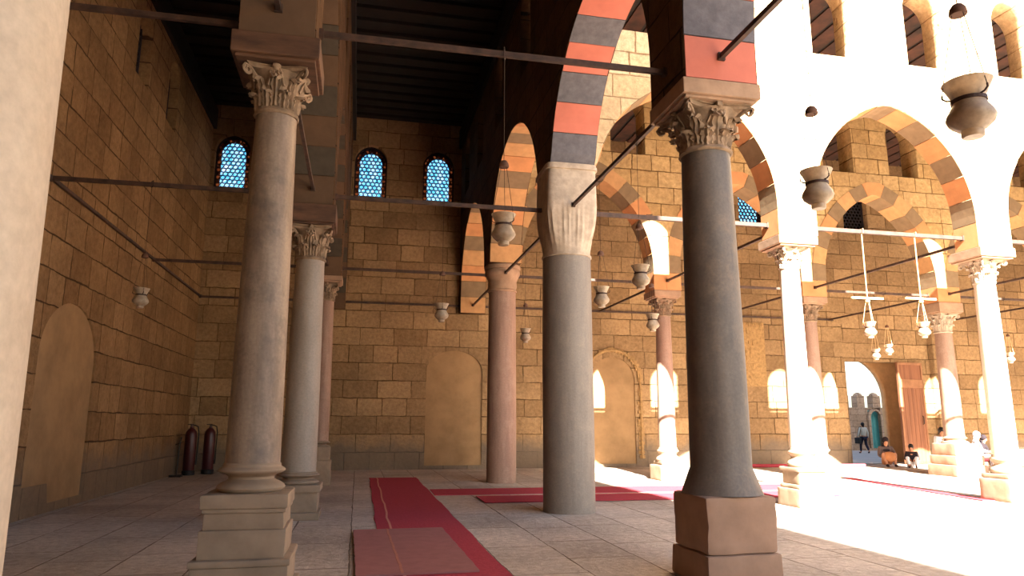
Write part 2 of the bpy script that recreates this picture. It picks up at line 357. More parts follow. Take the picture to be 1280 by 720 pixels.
bm = bmesh.new(); box(bm, (X2-.45, -1.5, PAR), (X2+.45, 11.0, 18.4)); obj('roof_shade_block', bm, M['arc_x'], kind='structure')  # unseen block added over the roof to cast the shade on the court front
RD = .42   # depth of a voussoir
def voussoirs(name, path, thick, axis, pos, parent, cols, inner=.015, first=0, block=.55, proud=.012, lin=False):
    # resample the intrados path by arc length
    L = [0]
    for p, q in zip(path, path[1:]): L.append(L[-1]+math.hypot(q[0]-p[0], q[1]-p[1]))
    tot = L[-1]; nb = max(3, int(round(tot/block)));  nb += (nb % 2) if lin else ((nb+1) % 2)
    def at(s):
        s = min(max(s, 0), tot)
        for i in range(len(L)-1):
            if s <= L[i+1]+1e-9:
                t = (s-L[i])/max(L[i+1]-L[i], 1e-9); p, q = path[i], path[i+1]
                d = Vector((q[0]-p[0], q[1]-p[1])).normalized()
                return Vector((p[0]+(q[0]-p[0])*t, p[1]+(q[1]-p[1])*t)), Vector((-d.y, d.x))
    bm = bmesh.new(); cx = (path[0][0]+path[-1][0])/2
    for k in range(nb):
        g = .006; n = 3; off = random.uniform(-.004, .010)
        inn, out = [], []
        for j in range(n+1):
            s = tot*(k+j/n)/nb+(g if j == 0 else (-g if j == n else 0))
            p, nn = at(s)
            dd = RD
            if abs(nn.y) < .02: nn = Vector((-1 if p.x < cx else 1, 0))
            inn.append(p-nn*(inner+off)); out.append(p+nn*dd)
        loop = inn+out[::-1]; h = thick/2+proud+off
        fr = [bm.verts.new((q.x, pos-h, q.y) if axis == 'x' else (pos-h, q.x, q.y)) for q in loop]
        bk = [bm.verts.new((q.x, pos+h, q.y) if axis == 'x' else (pos+h, q.x, q.y)) for q in loop]
        mi = (k+first) % len(cols)
        m_ = k if lin else min(k, nb-1-k); mi = (m_+first) % len(cols)
        fs = []
        for j in range(n):
            q = 2*n+1-j
            fs.append(bm.faces.new((fr[j], fr[j+1], fr[q-1], fr[q]))); fs.append(bm.faces.new((bk[j], bk[q], bk[q-1], bk[j+1])))
        N = len(loop)
        for j in range(N): fs.append(bm.faces.new((fr[j], bk[j], bk[(j+1) % N], fr[(j+1) % N])))
        for f in fs: f.material_index = mi
    return obj(name, bm, cols, parent)

def arcade(name, axis, pos, thick, sup, mat, zs, za, cols, zwin=True, top=PAR, skipring=(), winw=1.1, first=0, proud=.012, per=None):
    """sup: list of (u0,u1,bottom z) of the piers; arches spring between them"""
    out = [(sup[0][0], sup[0][2])]; rings = []; holes = []
    out.append((sup[0][1], sup[0][2]))
    for (a0, a1, za_), (b0, b1, zb_) in zip(sup, sup[1:]):
        cv = arch_curve(a1, b0, zs, za, 18); md = (a1+b0)/2
        if za_ > zs+.01: cv = [(a1, za_)]+[p for p in cv if p[0] > md or p[1] > za_+.03]
        if zb_ > zs+.01: cv = [p for p in cv if p[0] < md or p[1] > zb_+.03]+[(b0, zb_)]
        if za_ < zs-.01: path = [(a1, za_)]+cv
        else: path = list(cv)
        if zb_ < zs-.01: path = path+[(b0, zb_)]
        out += [p for p in path if p != (a1, za_)]
        if (b0, zb_) not in out: out.append((b0, zb_))
        out.append((b1, zb_)); rings.append(path)
        if zwin:
            A, B = (a0+a1)/2, (b0+b1)/2
            for f in (.25, .75):
                holes.append(window_hole(A+(B-A)*f, winw, ZW0, ZW1+.05))
    out += [(sup[-1][1], top), (sup[0][0], top)]
    clean = [out[0]]
    for p in out[1:]:
        if math.hypot(p[0]-clean[-1][0], p[1]-clean[-1][1]) > .003: clean.append(p)
    w = slab(name, clean, holes, axis, pos, thick, mat, kind='structure')
    for i, pth in enumerate(rings):
        if i in skipring: continue
        cc, ff, ll = (per or {}).get(i, (cols, first, False))
        voussoirs('arch_voussoirs', pth, thick, axis, pos, w, cc, first=ff, proud=proud, lin=ll)
    return w
RS = [M['red'], M['slate']]
IMP = 5.36
h1, h2 = .37, .45
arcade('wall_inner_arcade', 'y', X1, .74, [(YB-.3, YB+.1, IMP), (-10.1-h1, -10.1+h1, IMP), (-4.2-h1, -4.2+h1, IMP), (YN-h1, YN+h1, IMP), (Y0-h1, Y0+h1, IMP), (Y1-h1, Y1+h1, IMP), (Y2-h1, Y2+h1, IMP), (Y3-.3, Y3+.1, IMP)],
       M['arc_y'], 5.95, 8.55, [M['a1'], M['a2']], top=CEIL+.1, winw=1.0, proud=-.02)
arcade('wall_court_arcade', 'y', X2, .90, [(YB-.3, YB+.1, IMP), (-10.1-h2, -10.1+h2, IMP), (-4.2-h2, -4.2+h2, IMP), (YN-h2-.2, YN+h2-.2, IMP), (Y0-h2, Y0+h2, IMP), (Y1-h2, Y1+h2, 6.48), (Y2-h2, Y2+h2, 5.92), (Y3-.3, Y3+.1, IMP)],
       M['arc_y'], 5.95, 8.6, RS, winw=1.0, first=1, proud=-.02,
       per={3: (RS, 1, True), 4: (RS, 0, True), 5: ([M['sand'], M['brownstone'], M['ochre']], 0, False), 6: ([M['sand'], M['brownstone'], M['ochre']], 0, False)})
fc = .42
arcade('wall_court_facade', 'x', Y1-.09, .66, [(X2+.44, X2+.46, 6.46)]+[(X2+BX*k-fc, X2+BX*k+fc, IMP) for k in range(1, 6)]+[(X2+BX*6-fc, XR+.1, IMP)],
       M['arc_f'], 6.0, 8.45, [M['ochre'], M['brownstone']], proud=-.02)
arcade('wall_middle_arcade', 'x', Y2-.05, .68, [(X2+.44, X2+.46, 5.92)]+[(X2+BX*k-.4, X2+BX*k+.4, IMP) for k in range(1, 6)]+[(X2+BX*6-.4, XR+.1, IMP)],
       M['arc_x'], 6.0, 8.8, [M['ochre'], M['brownstone'], M['sand'], M['brownstone']], top=CEIL+.1)
# ceiling: boards and beams
bm = bmesh.new(); box(bm, (X0-.3, YB, CEIL), (X2+.3, Y3+.3, CEIL+.4)); box(bm, (X2+.3, Y1-.3, CEIL), (XR+.3, Y3+.3, CEIL+.4)); obj('ceiling', bm, M['ceiling'], kind='structure')
def beams(name, lo, hi, axis):
    bm = bmesh.new(); k = lo[1] if axis == 'y' else lo[0]; end = hi[1] if axis == 'y' else hi[0]
    while k < end:
        if axis == 'y': box(bm, (lo[0], k, CEIL-.10), (hi[0], k+.2, CEIL+.02))
        else: box(bm, (k, lo[1], CEIL-.04), (k+.5, hi[1], CEIL+.02))
        k += .62
    return obj(name, bm, M['ceiling'] if axis == 'y' else M['ceiling_far'], kind='structure')
beams('ceiling_beams', (X0, YB, 0), (X1-.37, Y3, 0), 'y'); beams('ceiling_beams', (X1+.37, YB, 0), (X2-.45, Y3, 0), 'y')
beams('ceiling_beams', (X2+.5, Y1+.42, 0), (XR, Y2-.4, 0), 'x'); beams('ceiling_beams', (X2+.5, Y2+.4, 0), (XR, Y3, 0), 'x')
for x, w in ((X1-.37, -.1), (X1+.37, .1), (X2-.45, -.1), (X0, .1)):
    bm = bmesh.new(); box(bm, (min(x, x+w), YB, CEIL-.9), (max(x, x+w), Y3, CEIL-.2)); obj('trim_1', bm, M['ceiling'], kind='structure')

# ------------------------------------------------------------------ lattice windows
def inside(u, z, w, zb, zt, rise):
    if abs(u) > w/2 or z < zb: return False
    if z <= zt-rise: return True
    c = ((rise*rise)-(w/2)**2)/(w); Rr = w/2+c
    return (abs(u)+c)**2+(z-(zt-rise))**2 <= Rr*Rr
def lattice_bm(w, zb, zt, rise, sp=.135, th=.02, dep=.05, inset=0):
    bm = bmesh.new()
    zc = (zb+zt)/2
    for ang in (0, 60, 120):
        d = Vector((math.cos(R(ang)), math.sin(R(ang)))); n = Vector((-d.y, d.x))
        k = -12
        while k <= 12:
            o = n*((k+.5)*sp); run = None; t = -2.2
            while t <= 2.2:
                p = o+d*t; ins = inside(p.x, zc+p.y, w, zb, zt, rise)
                if ins and run is None: run = t
                if (not ins) and run is not None:
                    if t-run > .05:
                        a, b = o+d*run, o+d*t
                        s = n*th/2
                        vs = [bm.verts.new((q.x, y, zc+q.y)) for y in (-dep/2, dep/2) for q in (a+s, a-s, b-s, b+s)]
                        for f in ((0, 1, 2, 3), (7, 6, 5, 4), (0, 4, 5, 1), (1, 5, 6, 2), (2, 6, 7, 3), (3, 7, 4, 0)): bm.faces.new([vs[i] for i in f])
                    run = None
                t += .02
            k += 1
    # small bosses where the star cells sit
    row = 0; z = zb
    hgt = sp*math.sqrt(3)/1.0
    return bm
def lattice_window(num, u, axis, pos, pane, w=1.15, broken=()):
    zt, zb = ZW1+.05, ZW0; rise = w*.55
    fr_out = window_hole(0, w+.02, zb-.01, zt+.01, rise+.01, 10); fr_in = window_hole(0, w-.10, zb+.05, zt-.06, rise*.9, 10)
    f = slab('window_%d' % num, fr_out, [fr_in], 'x', 0, .10, M['lattice'], kind='structure')
    bm = lattice_bm(w-.1, zb+.05, zt-.05, rise*.92); obj('lattice', bm, M['lattice'], f)
    band = window_hole(0, w-.34, zb+.02, zt-.22, rise*.75, 10)
    outer = window_hole(0, w-.08, zb+.02, zt-.05, rise*.9, 10)
    slab('pane', band, [[(a*1, b) for a, b in h] for h in broken], 'x', .02, .006, M[pane], f)
    slab('border_pane', outer, [window_hole(0, w-.35, zb+.03, zt-.225, rise*.74, 10)], 'x', .02, .006, M['amberpane' if pane == 'bluepane' else pane], f)
    if axis == 'x': f.location = (u, pos, 0)
    else: f.rotation_euler = (0, 0, PI/2); f.location = (pos, u, 0)
    return f
brk = ([(-.35, 10.12), (-.33, 10.4), (-.05, 10.38), (-.2, 10.15)], [(.2, 10.85), (.1, 10.95), (.36, 11.02), (.36, 10.83)])
for i, (c, nme) in enumerate(farwin): lattice_window(i+1, c, 'x', Y3+.3, 'darkpane' if nme == 'e' else 'bluepane', broken=brk if i == 0 else ())
for i, c in enumerate(lw[2:]): lattice_window(i+9, c, 'y', X0-.3, 'darkpane', w=1.0)

# ------------------------------------------------------------------ capitals, bases, columns
def leaf(bm, rb, z0, hgt, wid, ang, curl, thick=.012):
    nu, nv = 6, 9; grid = []
    for side in (0, 1):
        g = []
        for v in range(nv+1):
            t = v/nv; row = []
            # leaf spine rises, leans out and rolls over at the tip
            if t < .75: rr = rb+.01+curl*.35*(t/.75)**2; zz = z0+hgt*t/.75*.93
            else:
                q = (t-.75)/.25*PI*.85; rr = rb+.01+curl*.35+curl*.45*math.sin(q*.6); zz = z0+hgt*(.93+.10*math.sin(q)-.14*(q/PI))
            lob = .84+.16*math.cos(t*PI*7)
            wv = wid*lob*(1-.15*t if t < .75 else (1-.15*t)*(1-((t-.75)/.25)**2*.55))
            for u in range(nu+1):
                s = (u/nu-.5)*2
                a = ang+s*wv/2/max(rb, .05)
                ro = rr-.022*abs(s)**1.5+.010*math.cos(s*PI*3)-(thick if side else 0)
                row.append(bm.verts.new((ro*math.cos(a), ro*math.sin(a), zz-.02*abs(s)*t)))
            g.append(row)
        grid.append(g)
    for side in (0, 1):
        g = grid[side]
        for v in range(nv):
            for u in range(nu):
                q = (g[v][u], g[v][u+1], g[v+1][u+1], g[v+1][u]); bm.faces.new(q if side == 0 else q[::-1])
    a, b = grid
    for v in range(nv):
        bm.faces.new((a[v][0], a[v+1][0], b[v+1][0], b[v][0])); bm.faces.new((a[v+1][nu], a[v][nu], b[v][nu], b[v+1][nu]))
    for u in range(nu): bm.faces.new((a[nv][u], a[nv][u+1], b[nv][u+1], b[nv][u]))
def corinthian(rn, h, aw, worn=0., seed=1):
    bm = bmesh.new(); rg = random.Random(seed)
    lathe(bm, [(rn*1.06, 0), (rn*1.12, .02), (rn*1.06, .05), (rn*1.0, .06), (rn*1.03, h*.5), (rn*1.2, h*.75), (rn*1.42, h*.87)], 28)
    lw_ = 2*PI*rn/8*.98
    for k in range(8): leaf(bm, rn*1.0, .05, h*.36, lw_, k*PI/4+PI/8, rn*.5)
    for k in range(8): leaf(bm, rn*1.02, .07, h*.62, lw_*.9, k*PI/4, rn*.62)
    for k in range(4):       # corner volutes: a strap rising to the abacus corner and rolling into a spiral
        a = k*PI/2+PI/4; d = Vector((math.cos(a), math.sin(a), 0)); pts, rr = [], []
        rc = aw*.5*1.414*.86
        for i in range(5): t = i/4; pts.append(d*(rn*1.05+(rc-rn*1.05-.02)*t**1.6)+Vector((0, 0, h*(.52+.33*t)))); rr.append(.022)
        for i in range(1, 15):
            q = i/14*PI*3.0; rad = .055*(1-i/14*.75); ctr = d*(rc)+Vector((0, 0, h*.80))
            pts.append(ctr+d*math.sin(q)*rad+Vector((0, 0, math.cos(q)*rad))); rr.append(.02*(1-i/30))
        tube(bm, pts, rr, 6)
        a2 = k*PI/2
        for sgn in (-1, 1):
            pts = [Vector((rn*1.15*math.cos(a2+sgn*.35), rn*1.15*math.sin(a2+sgn*.35), h*.55))]
            for i in range(9):
                q = i/8*PI*2.2; rad = .035*(1-i/8*.6); ca = a2+sgn*(.16-.10*math.sin(q)*(1-i/8*.6))
                pts.append(Vector((rn*1.33*math.cos(ca), rn*1.33*math.sin(ca), h*.78+math.cos(q)*rad)))
            tube(bm, pts, .013, 5)
        f = Vector((math.cos(a2), math.sin(a2), 0))*(aw*.5*.86); bmesh.ops.create_uvsphere(bm, u_segments=8, v_segments=6, radius=.045, matrix=Matrix.Translation(f+Vector((0, 0, h*.91))))
    # abacus with hollowed sides
    def ab(z, s):
        pts = []
        for k in range(4):
            a = k*PI/2-PI/4; c0 = Vector((math.cos(a), math.sin(a)))*aw*.707*s; a = (k+1)*PI/2-PI/4; c1 = Vector((math.cos(a), math.sin(a)))*aw*.707*s
            mid = (c0+c1)/2
            for i in range(8):
                t = (i+.3)/8.6+.02; p = c0.lerp(c1, t); p -= mid.normalized()*aw*.10*math.sin(t*PI); pts.append((p.x, p.y, z))
        return [bm.verts.new(p) for p in pts]
    rs = [ab(h*.86, .93), ab(h*.92, .95), ab(h*.935, 1.0), ab(h, 1.0)]
    for a, b in zip(rs, rs[1:]):
        for k in range(len(a)): bm.faces.new((a[k], a[(k+1) % len(a)], b[(k+1) % len(a)], b[k]))
    bm.faces.new(rs[0]); bm.faces.new(rs[-1])
    if worn:
        for v in bm.verts:
            v.co += Vector((rg.uniform(-1, 1), rg.uniform(-1, 1), rg.uniform(-1, 1)))*worn
    return bm
def lotus(rn, h, rt_):
    """tall vase capital: round neck, upright reeded leaves, turning into a rounded square block"""
    bm = bmesh.new(); seg = 128; rings = []
    zs_ = [0, .01, .045, .05]+[.05+(h-.17)*i/30 for i in range(1, 31)]+[h-.115, h-.11, h-.05, h-.045, h]
    for z in zs_:
        t = max(0, min(1, (z-.05)/(h-.17)))
        if z <= .045: base, ex = rn*(1.04 if 0 < z else 1.0), 2
        else:
            q = min(1, t/.62); q = q*q*(3-2*q); base = rn*.98+(rt_-rn*.98)*q-.03*rt_*max(0, (t-.62)/.38)**2; ex = 2+7*q
        if z > h-.112: base = rt_*(1.035 if z < h-.047 else 1.0); ex = 9
        k = math.sin(min(1, max(0, (t-.02)/.62))*PI) if z > .05 else 0
        ring = []
        for j in range(seg):
            a = 2*PI*j/seg+PI/seg; c, s_ = math.cos(a), math.sin(a)
            r = base/((abs(c)**ex+abs(s_)**ex)**(1/ex))
            r *= 1+k*(.055*abs(math.sin(a*6))**.6-.05+.020*math.cos(a*36))
            ring.append(bm.verts.new((r*c, r*s_, z)))
        rings.append(ring)
    for a, b in zip(rings, rings[1:]):
        for j in range(seg): bm.faces.new((a[j], a[(j+1) % seg], b[(j+1) % seg], b[j]))
    bm.faces.new(rings[0]); bm.faces.new(rings[-1])
    return bm
def bell(rn, h, rt_):
    bm = bmesh.new(); prof = [(rn, 0), (rn*1.08, .01), (rn*1.1, .05), (rn*1.02, .07)]
    for i in range(1, 15):
        t = i/14; s = t*t*(3-2*t); prof.append((rn+(rt_-rn)*s+.02*math.sin(t*PI*3), .07+(h-.22)*t))
    prof += [(rt_*.97, h-.13), (rt_*1.06, h-.12), (rt_*1.06, h-.03), (rt_, h)]
    lathe(bm, prof, 40); return bm
def attic_base(r, h, s=1.35):
    bm = bmesh.new(); pr = []
    z = 0
    def torus(z0, hh, rr, dr):
        return [(rr+dr*math.sin(i/6*PI), z0+hh*i/6) for i in range(7)]
    pr += torus(0, h*.36, r*s-.05, .05); pr += [(r*s-.07, h*.38), (r*s-.10, h*.46), (r*s-.10, h*.54), (r*s-.07, h*.62)]
    pr += torus(h*.64, h*.22, r*1.12-.01, .035); pr += [(r*1.06, h*.88), (r*1.06, h*.95), (r, h)]
    lathe(bm, pr, 40); return bm
def shaft_bm(rb, rt_, h, seg=48, flare=0):
    bm = bmesh.new(); pr = []
    n = 14
    for i in range(n+1):
        t = i/n; r = rb+(rt_-rb)*t+.006*math.sin(t*PI)
        if flare: r += flare*max(0, 1-t*h/.22)**2
        pr.append((r, h*t))
    pr[-1] = (rt_*1.0, h); pr.insert(-1, (rt_, h*.985))
    lathe(bm, pr, seg, wob=lambda a, z: .004*math.sin(a*3+z*2)); return bm
def pedestal_steps(bm, steps):
    for w, z0, z1, bv in steps: box(bm, (-w/2, -w/2, z0), (w/2, w/2, z1), bv)

def column(label, x, y, rb, rt_, zb, zc, zt, smat, cmat, cap='corinthian', aw=.7, ped=None, pmat=None, basez=None, imp=None, impmat=None, worn=0, flare=0, seed=1, rz=0, baseS=1.35):
    """zb shaft foot, zc capital foot, zt capital top; ped: list of steps; basez: foot of the moulded base"""
    t = thing('column', label, 'column', (x, y, 0))
    o = obj('shaft', shaft_bm(rb, rt_, zc-zb, flare=flare), smat, t, True); o.location.z = zb
    h = zt-zc
    cb = corinthian(rt_*1.0, h, aw, worn, seed) if cap == 'corinthian' else (lotus(rt_, h, aw/2) if cap == 'lotus' else bell(rt_, h, aw/2))
    o = obj('capital', cb, cmat, t, True); o.location.z = zc
    if ped:
        bm = bmesh.new(); pedestal_steps(bm, ped); bmesh.ops.subdivide_edges(bm, edges=[e for e in bm.edges if e.calc_length() > .25], cuts=7, use_grid_fill=True)
        amp = .022 if pmat is M['pedblock'] else .009
        for v in bm.verts:
            nv = mnoise.noise_vector(v.co*3.2+Vector((seed*3.1, 0, 0)))*amp+mnoise.noise_vector(v.co*11+Vector((seed*1.7, 0, 0)))*amp*.4; nv.z *= .3; v.co += nv
        o = obj('pedestal', bm, pmat, t, True); o.rotation_euler.z = rz
    if basez is not None:
        o = obj('base', attic_base(rb, zb-basez, baseS), pmat if ped is None or True else smat, t, True); o.location.z = basez
    if imp:
        bm = bmesh.new(); w, wy, z0, z1 = imp
        box(bm, (-w/2, -wy/2, z0), (w/2, wy/2, z1), .012); box(bm, (-w/2+.04, -wy/2+.04, z0-.035), (w/2-.04, wy/2-.04, z0), .01)
        obj('impost', bm, impmat or M['impost'], t)
    return t
T = M['timber']
P1 = [(.88, 0, .14, .01), (.80, .14, .36, .012), (.84, .36, .42, .02), (.72, .42, .66, .01), (.67, .66, .80, .01), (.71, .80, .84, .015), (.74, .84, .96, .012)]
column('tall veined marble column on a stepped pedestal, left of centre', X1, Y0, .245, .20, 1.22, 4.63, 5.13, M['veined'], M['cap_dark'], aw=.62, ped=P1, pmat=M['pedestal'], basez=.95, baseS=1.24, imp=(.84, .84, 5.14, 5.36), impmat=T, worn=.004, seed=3)
P2 = [(.78, 0, .12, .015), (.70, .12, .44, .01), (.78, .44, .56, .02)]
column('pale smooth column on a low pedestal, second of the left row', X1, Y1, .29, .245, .76, 4.40, 5.02, M['pale'], M['cap_dark'], aw=.74, ped=P2, pmat=M['pedestal'], basez=.55, imp=(.84, .84, 5.04, 5.36), impmat=T, worn=.006, seed=4, baseS=1.2)
P3 = [(.66, 0, .62, .03), (.58, .62, .95, .02)]
column('slim brown column on a rough block, farthest of the left row', X1, Y2, .235, .20, 1.1, 4.72, 5.22, M['rosegranite'], M['cap_dark'], aw=.58, ped=P3, pmat=M['pedestal'], basez=.94, imp=(.8, .8, 5.23, 5.36), worn=.006, seed=5, baseS=1.2)
column('plain cream column filling the left edge, closest to the viewer', X1, YN, .28, .24, 1.2, 4.62, 5.2, M['cream'], M['cap'], aw=.62, ped=P1, pmat=M['pedestal'], basez=.95, imp=(.84, .84, 5.21, 5.36), impmat=T, seed=6)
# court row
PB = [(.83, 0, .30, .03), (.79, .30, .86, .045)]
column('dark grey granite column on a big square brown block', X2, Y0, .325, .275, .86, 4.62, 5.17, M['granite'], M['cap_dark'], aw=.86, ped=PB, pmat=M['pedblock'], imp=(.94, .94, 5.18, 5.36), worn=.010, flare=.10, seed=7)
column('thick grey column without a base under a tall reeded vase capital', X2, Y1, .475, .462, 0, 4.68, 6.47, M['greyrose'], M['cap'], cap='lotus', aw=1.0)
column('plain rose granite column with a bell capital behind the thick column', X2, Y2, .40, .375, 0, 5.14, 5.91, M['rosegranite'], M['impost'], cap='bell', aw=.96)
column('column of the court row beside the viewer, just off to the right', X2, YN-.2, .30, .26, .9, 4.6, 5.17, M['granite'], M['cap_dark'], aw=.8, ped=PB, pmat=M['pedblock'], imp=(.94, .94, 5.18, 5.36), flare=.08, seed=8)
# sunlit facade row
PF = [(.74, 0, .34, .02), (.66, .34, .42, .03), (.58, .42, .66, .02), (.66, .66, .74, .02)]
column('sunlit white column of the courtyard front, with weathered ringed base', X3, Y1, .225, .19, 1.12, 4.72, 5.17, M['white'], M['cap'], aw=.60, ped=PF, pmat=M['pedestal'], basez=.73, imp=(.88, .80, 5.18, 5.36), worn=.008, seed=9)
PG = [(.76, 0, .46, .04), (.68, .46, .56, .03)]
column('sunlit white column of the courtyard front by the right edge', X4, Y1, .245, .205, .95, 4.62, 5.15, M['white'], M['cap'], aw=.66, ped=PG, pmat=M['pedestal'], basez=.55, imp=(.9, .9, 5.16, 5.36), worn=.006, seed=10)
column('column of the courtyard front beyond the right edge, first', X5, Y1, .24, .20, .95, 4.62, 5.15, M['white'], M['cap'], aw=.66, ped=PG, pmat=M['pedestal'], basez=.55, imp=(.9, .9, 5.16, 5.36), seed=11)
column('column of the courtyard front beyond the right edge, second', X6, Y1, .24, .20, .95, 4.62, 5.15, M['white'], M['cap'], aw=.66, ped=PG, pmat=M['pedestal'], basez=.55, imp=(.9, .9, 5.16, 5.36), seed=12)
# middle row
PM = [(.80, 0, .42, .04), (.62, .42, .52, .03)]
column('small column of the middle row seen between thick column and granite column', X3, Y2, .25, .215, .9, 4.62, 5.17, M['rosegranite'], M['cap_dark'], aw=.62, ped=PM, pmat=M['pedestal'], basez=.5, imp=(.82, .82, 5.18, 5.36), worn=.006, seed=13)
column('middle row column close behind the white column, lower half sunlit', X4, Y2, .26, .22, .9, 4.62, 5.17, M['rosegranite'], M['cap_dark'], aw=.62, ped=PM, pmat=M['pedestal'], basez=.5, imp=(.82, .82, 5.18, 5.36), worn=.006, seed=14)
PH = [(1.16, 0, .34, .05), (1.04, .34, .62, .04), (.94, .62, .98, .06)]
column('middle row column right of the wooden door, on a broad rounded pedestal', X5, Y2, .285, .245, 1.2, 4.42, 5.05, M['rosegranite'], M['cap'], aw=.74, ped=PH, pmat=M['pedblock'], basez=.96, imp=(.88, .88, 5.06, 5.36), worn=.004, seed=15)
column('middle row column beyond the right edge', X6, Y2, .26, .22, .9, 4.62, 5.17, M['rosegranite'], M['cap_dark'], aw=.62, ped=PM, pmat=M['pedestal'], basez=.5, imp=(.82, .82, 5.18, 5.36), seed=16)

# ------------------------------------------------------------------ tie beams and rods
def rod(label, a, b, w=.07, h=.075, mat='beam'):
    bm = bmesh.new(); beam(bm, a, b, w, h)
    d = (Vector(b)-Vector(a)).normalized()
    for p, s in ((Vector(a), 1), (Vector(b), -1)): beam(bm, p-d*s*.01, p+d*s*.05, w+.03, h+.03)
    return tag(obj('tie_beam', bm, M[mat]), label, 'beam')
e = .40
rod('dark tie beam at top left, from left wall to veined column', (X0, Y0, ROD), (X1-.37, Y0, ROD), .05, .055)
rod('dark tie beam from veined column across to the granite column', (X1+.37, Y0, ROD), (X2-.45, Y0, ROD), .05, .06)
rod('dark tie beam from left wall to the pale second column', (X0, Y1, ROD), (X1-.37, Y1, ROD), .06, .07)
rod('dark tie beam from pale second column to thick reeded column', (X1+.37, Y1, ROD), (X2-.42, Y1, ROD), .06, .07)
rod('tie beam from thick reeded column to the first sunlit white column', (X2+.42, Y1, ROD), (X3-.42, Y1, ROD), .07, .08)
rod('sunlit tie beam between the two white columns of the courtyard front', (X3+.42, Y1, ROD), (X4-.42, Y1, ROD), .07, .08)
rod('sunlit tie beam right of the white column at the right edge', (X4+.42, Y1, ROD), (X5-.42, Y1, ROD), .07, .08)
rod('tie beam from left wall corner to the slim brown column', (X0, Y2, ROD), (X1-.37, Y2, ROD), .06, .07)
rod('tie beam from slim brown column to the plain rose granite column', (X1+.37, Y2, ROD), (X2-.45, Y2, ROD), .06, .07)
for i, (xa, xb, lb) in enumerate(((X2+.45, X3-.4, 'middle row tie beam starting at the rose granite column'), (X3+.4, X4-.4, 'middle row tie beam behind granite and first white column'),
                                  (X4+.4, X5-.4, 'middle row tie beam above the wooden door leaf'), (X5+.4, X6-.4, 'middle row tie beam at the far right behind the last white column'))):
    rod(lb, (xa, Y2, ROD), (xb, Y2, ROD), .06, .07)
rod('long thin beam fixed flat along the far wall', (X0+.01, Y3-.04, ROD), (18.4, Y3-.04, ROD), .05, .07)
rod('long thin beam slanting along the left wall into the corner', (X0+.045, YN, ROD), (X0+.045, Y3-.1, ROD), .05, .06)
for lb, X, a, b in (('tie beam above the viewer from cream column to veined column', X1, YN+.37, Y0-.37), ('short slanting tie beam from veined column to pale second column', X1, Y0+.37, Y1-.37),
                    ('tie beam from pale second column to slim brown column', X1, Y1+.37, Y2-.37), ('tie beam from slim brown column to the far wall', X1, Y2+.37, Y3-.3),
                    ('slanting tie beam leaving the granite column to the upper right', X2, YN+.25, Y0-.45), ('slanting tie beam from granite column back to thick reeded column', X2, Y0+.45, Y1-.45),
                    ('slanting tie beam from thick reeded column to rose granite column', X2, Y1+.45, Y2-.45), ('short slanting tie beam from rose granite column to far wall', X2, Y2+.45, Y3-.3),
                    ('slanting tie beam from first white column to small middle row column', X3, Y1+.42, Y2-.4), ('slanting tie beam from small middle row column to far wall', X3, Y2+.4, Y3),
                    ('long slanting tie beam crossing the arch above the hanging crossbars', X4, Y1+.42, Y2-.4), ('slanting tie beam from half sunlit column to far wall', X4, Y2+.4, Y3),
                    ('slanting tie beam from door side column to the unseen front column', X5, Y1+.42, Y2-.4), ('slanting tie beam from far wall to the door side column', X5, Y2+.4, Y3),
                    ('slanting tie beam at far right behind the last white column', X6, Y2+.4, Y3)):
    rod(lb, (X, a, ROD), (X, b, ROD), .05, .06)

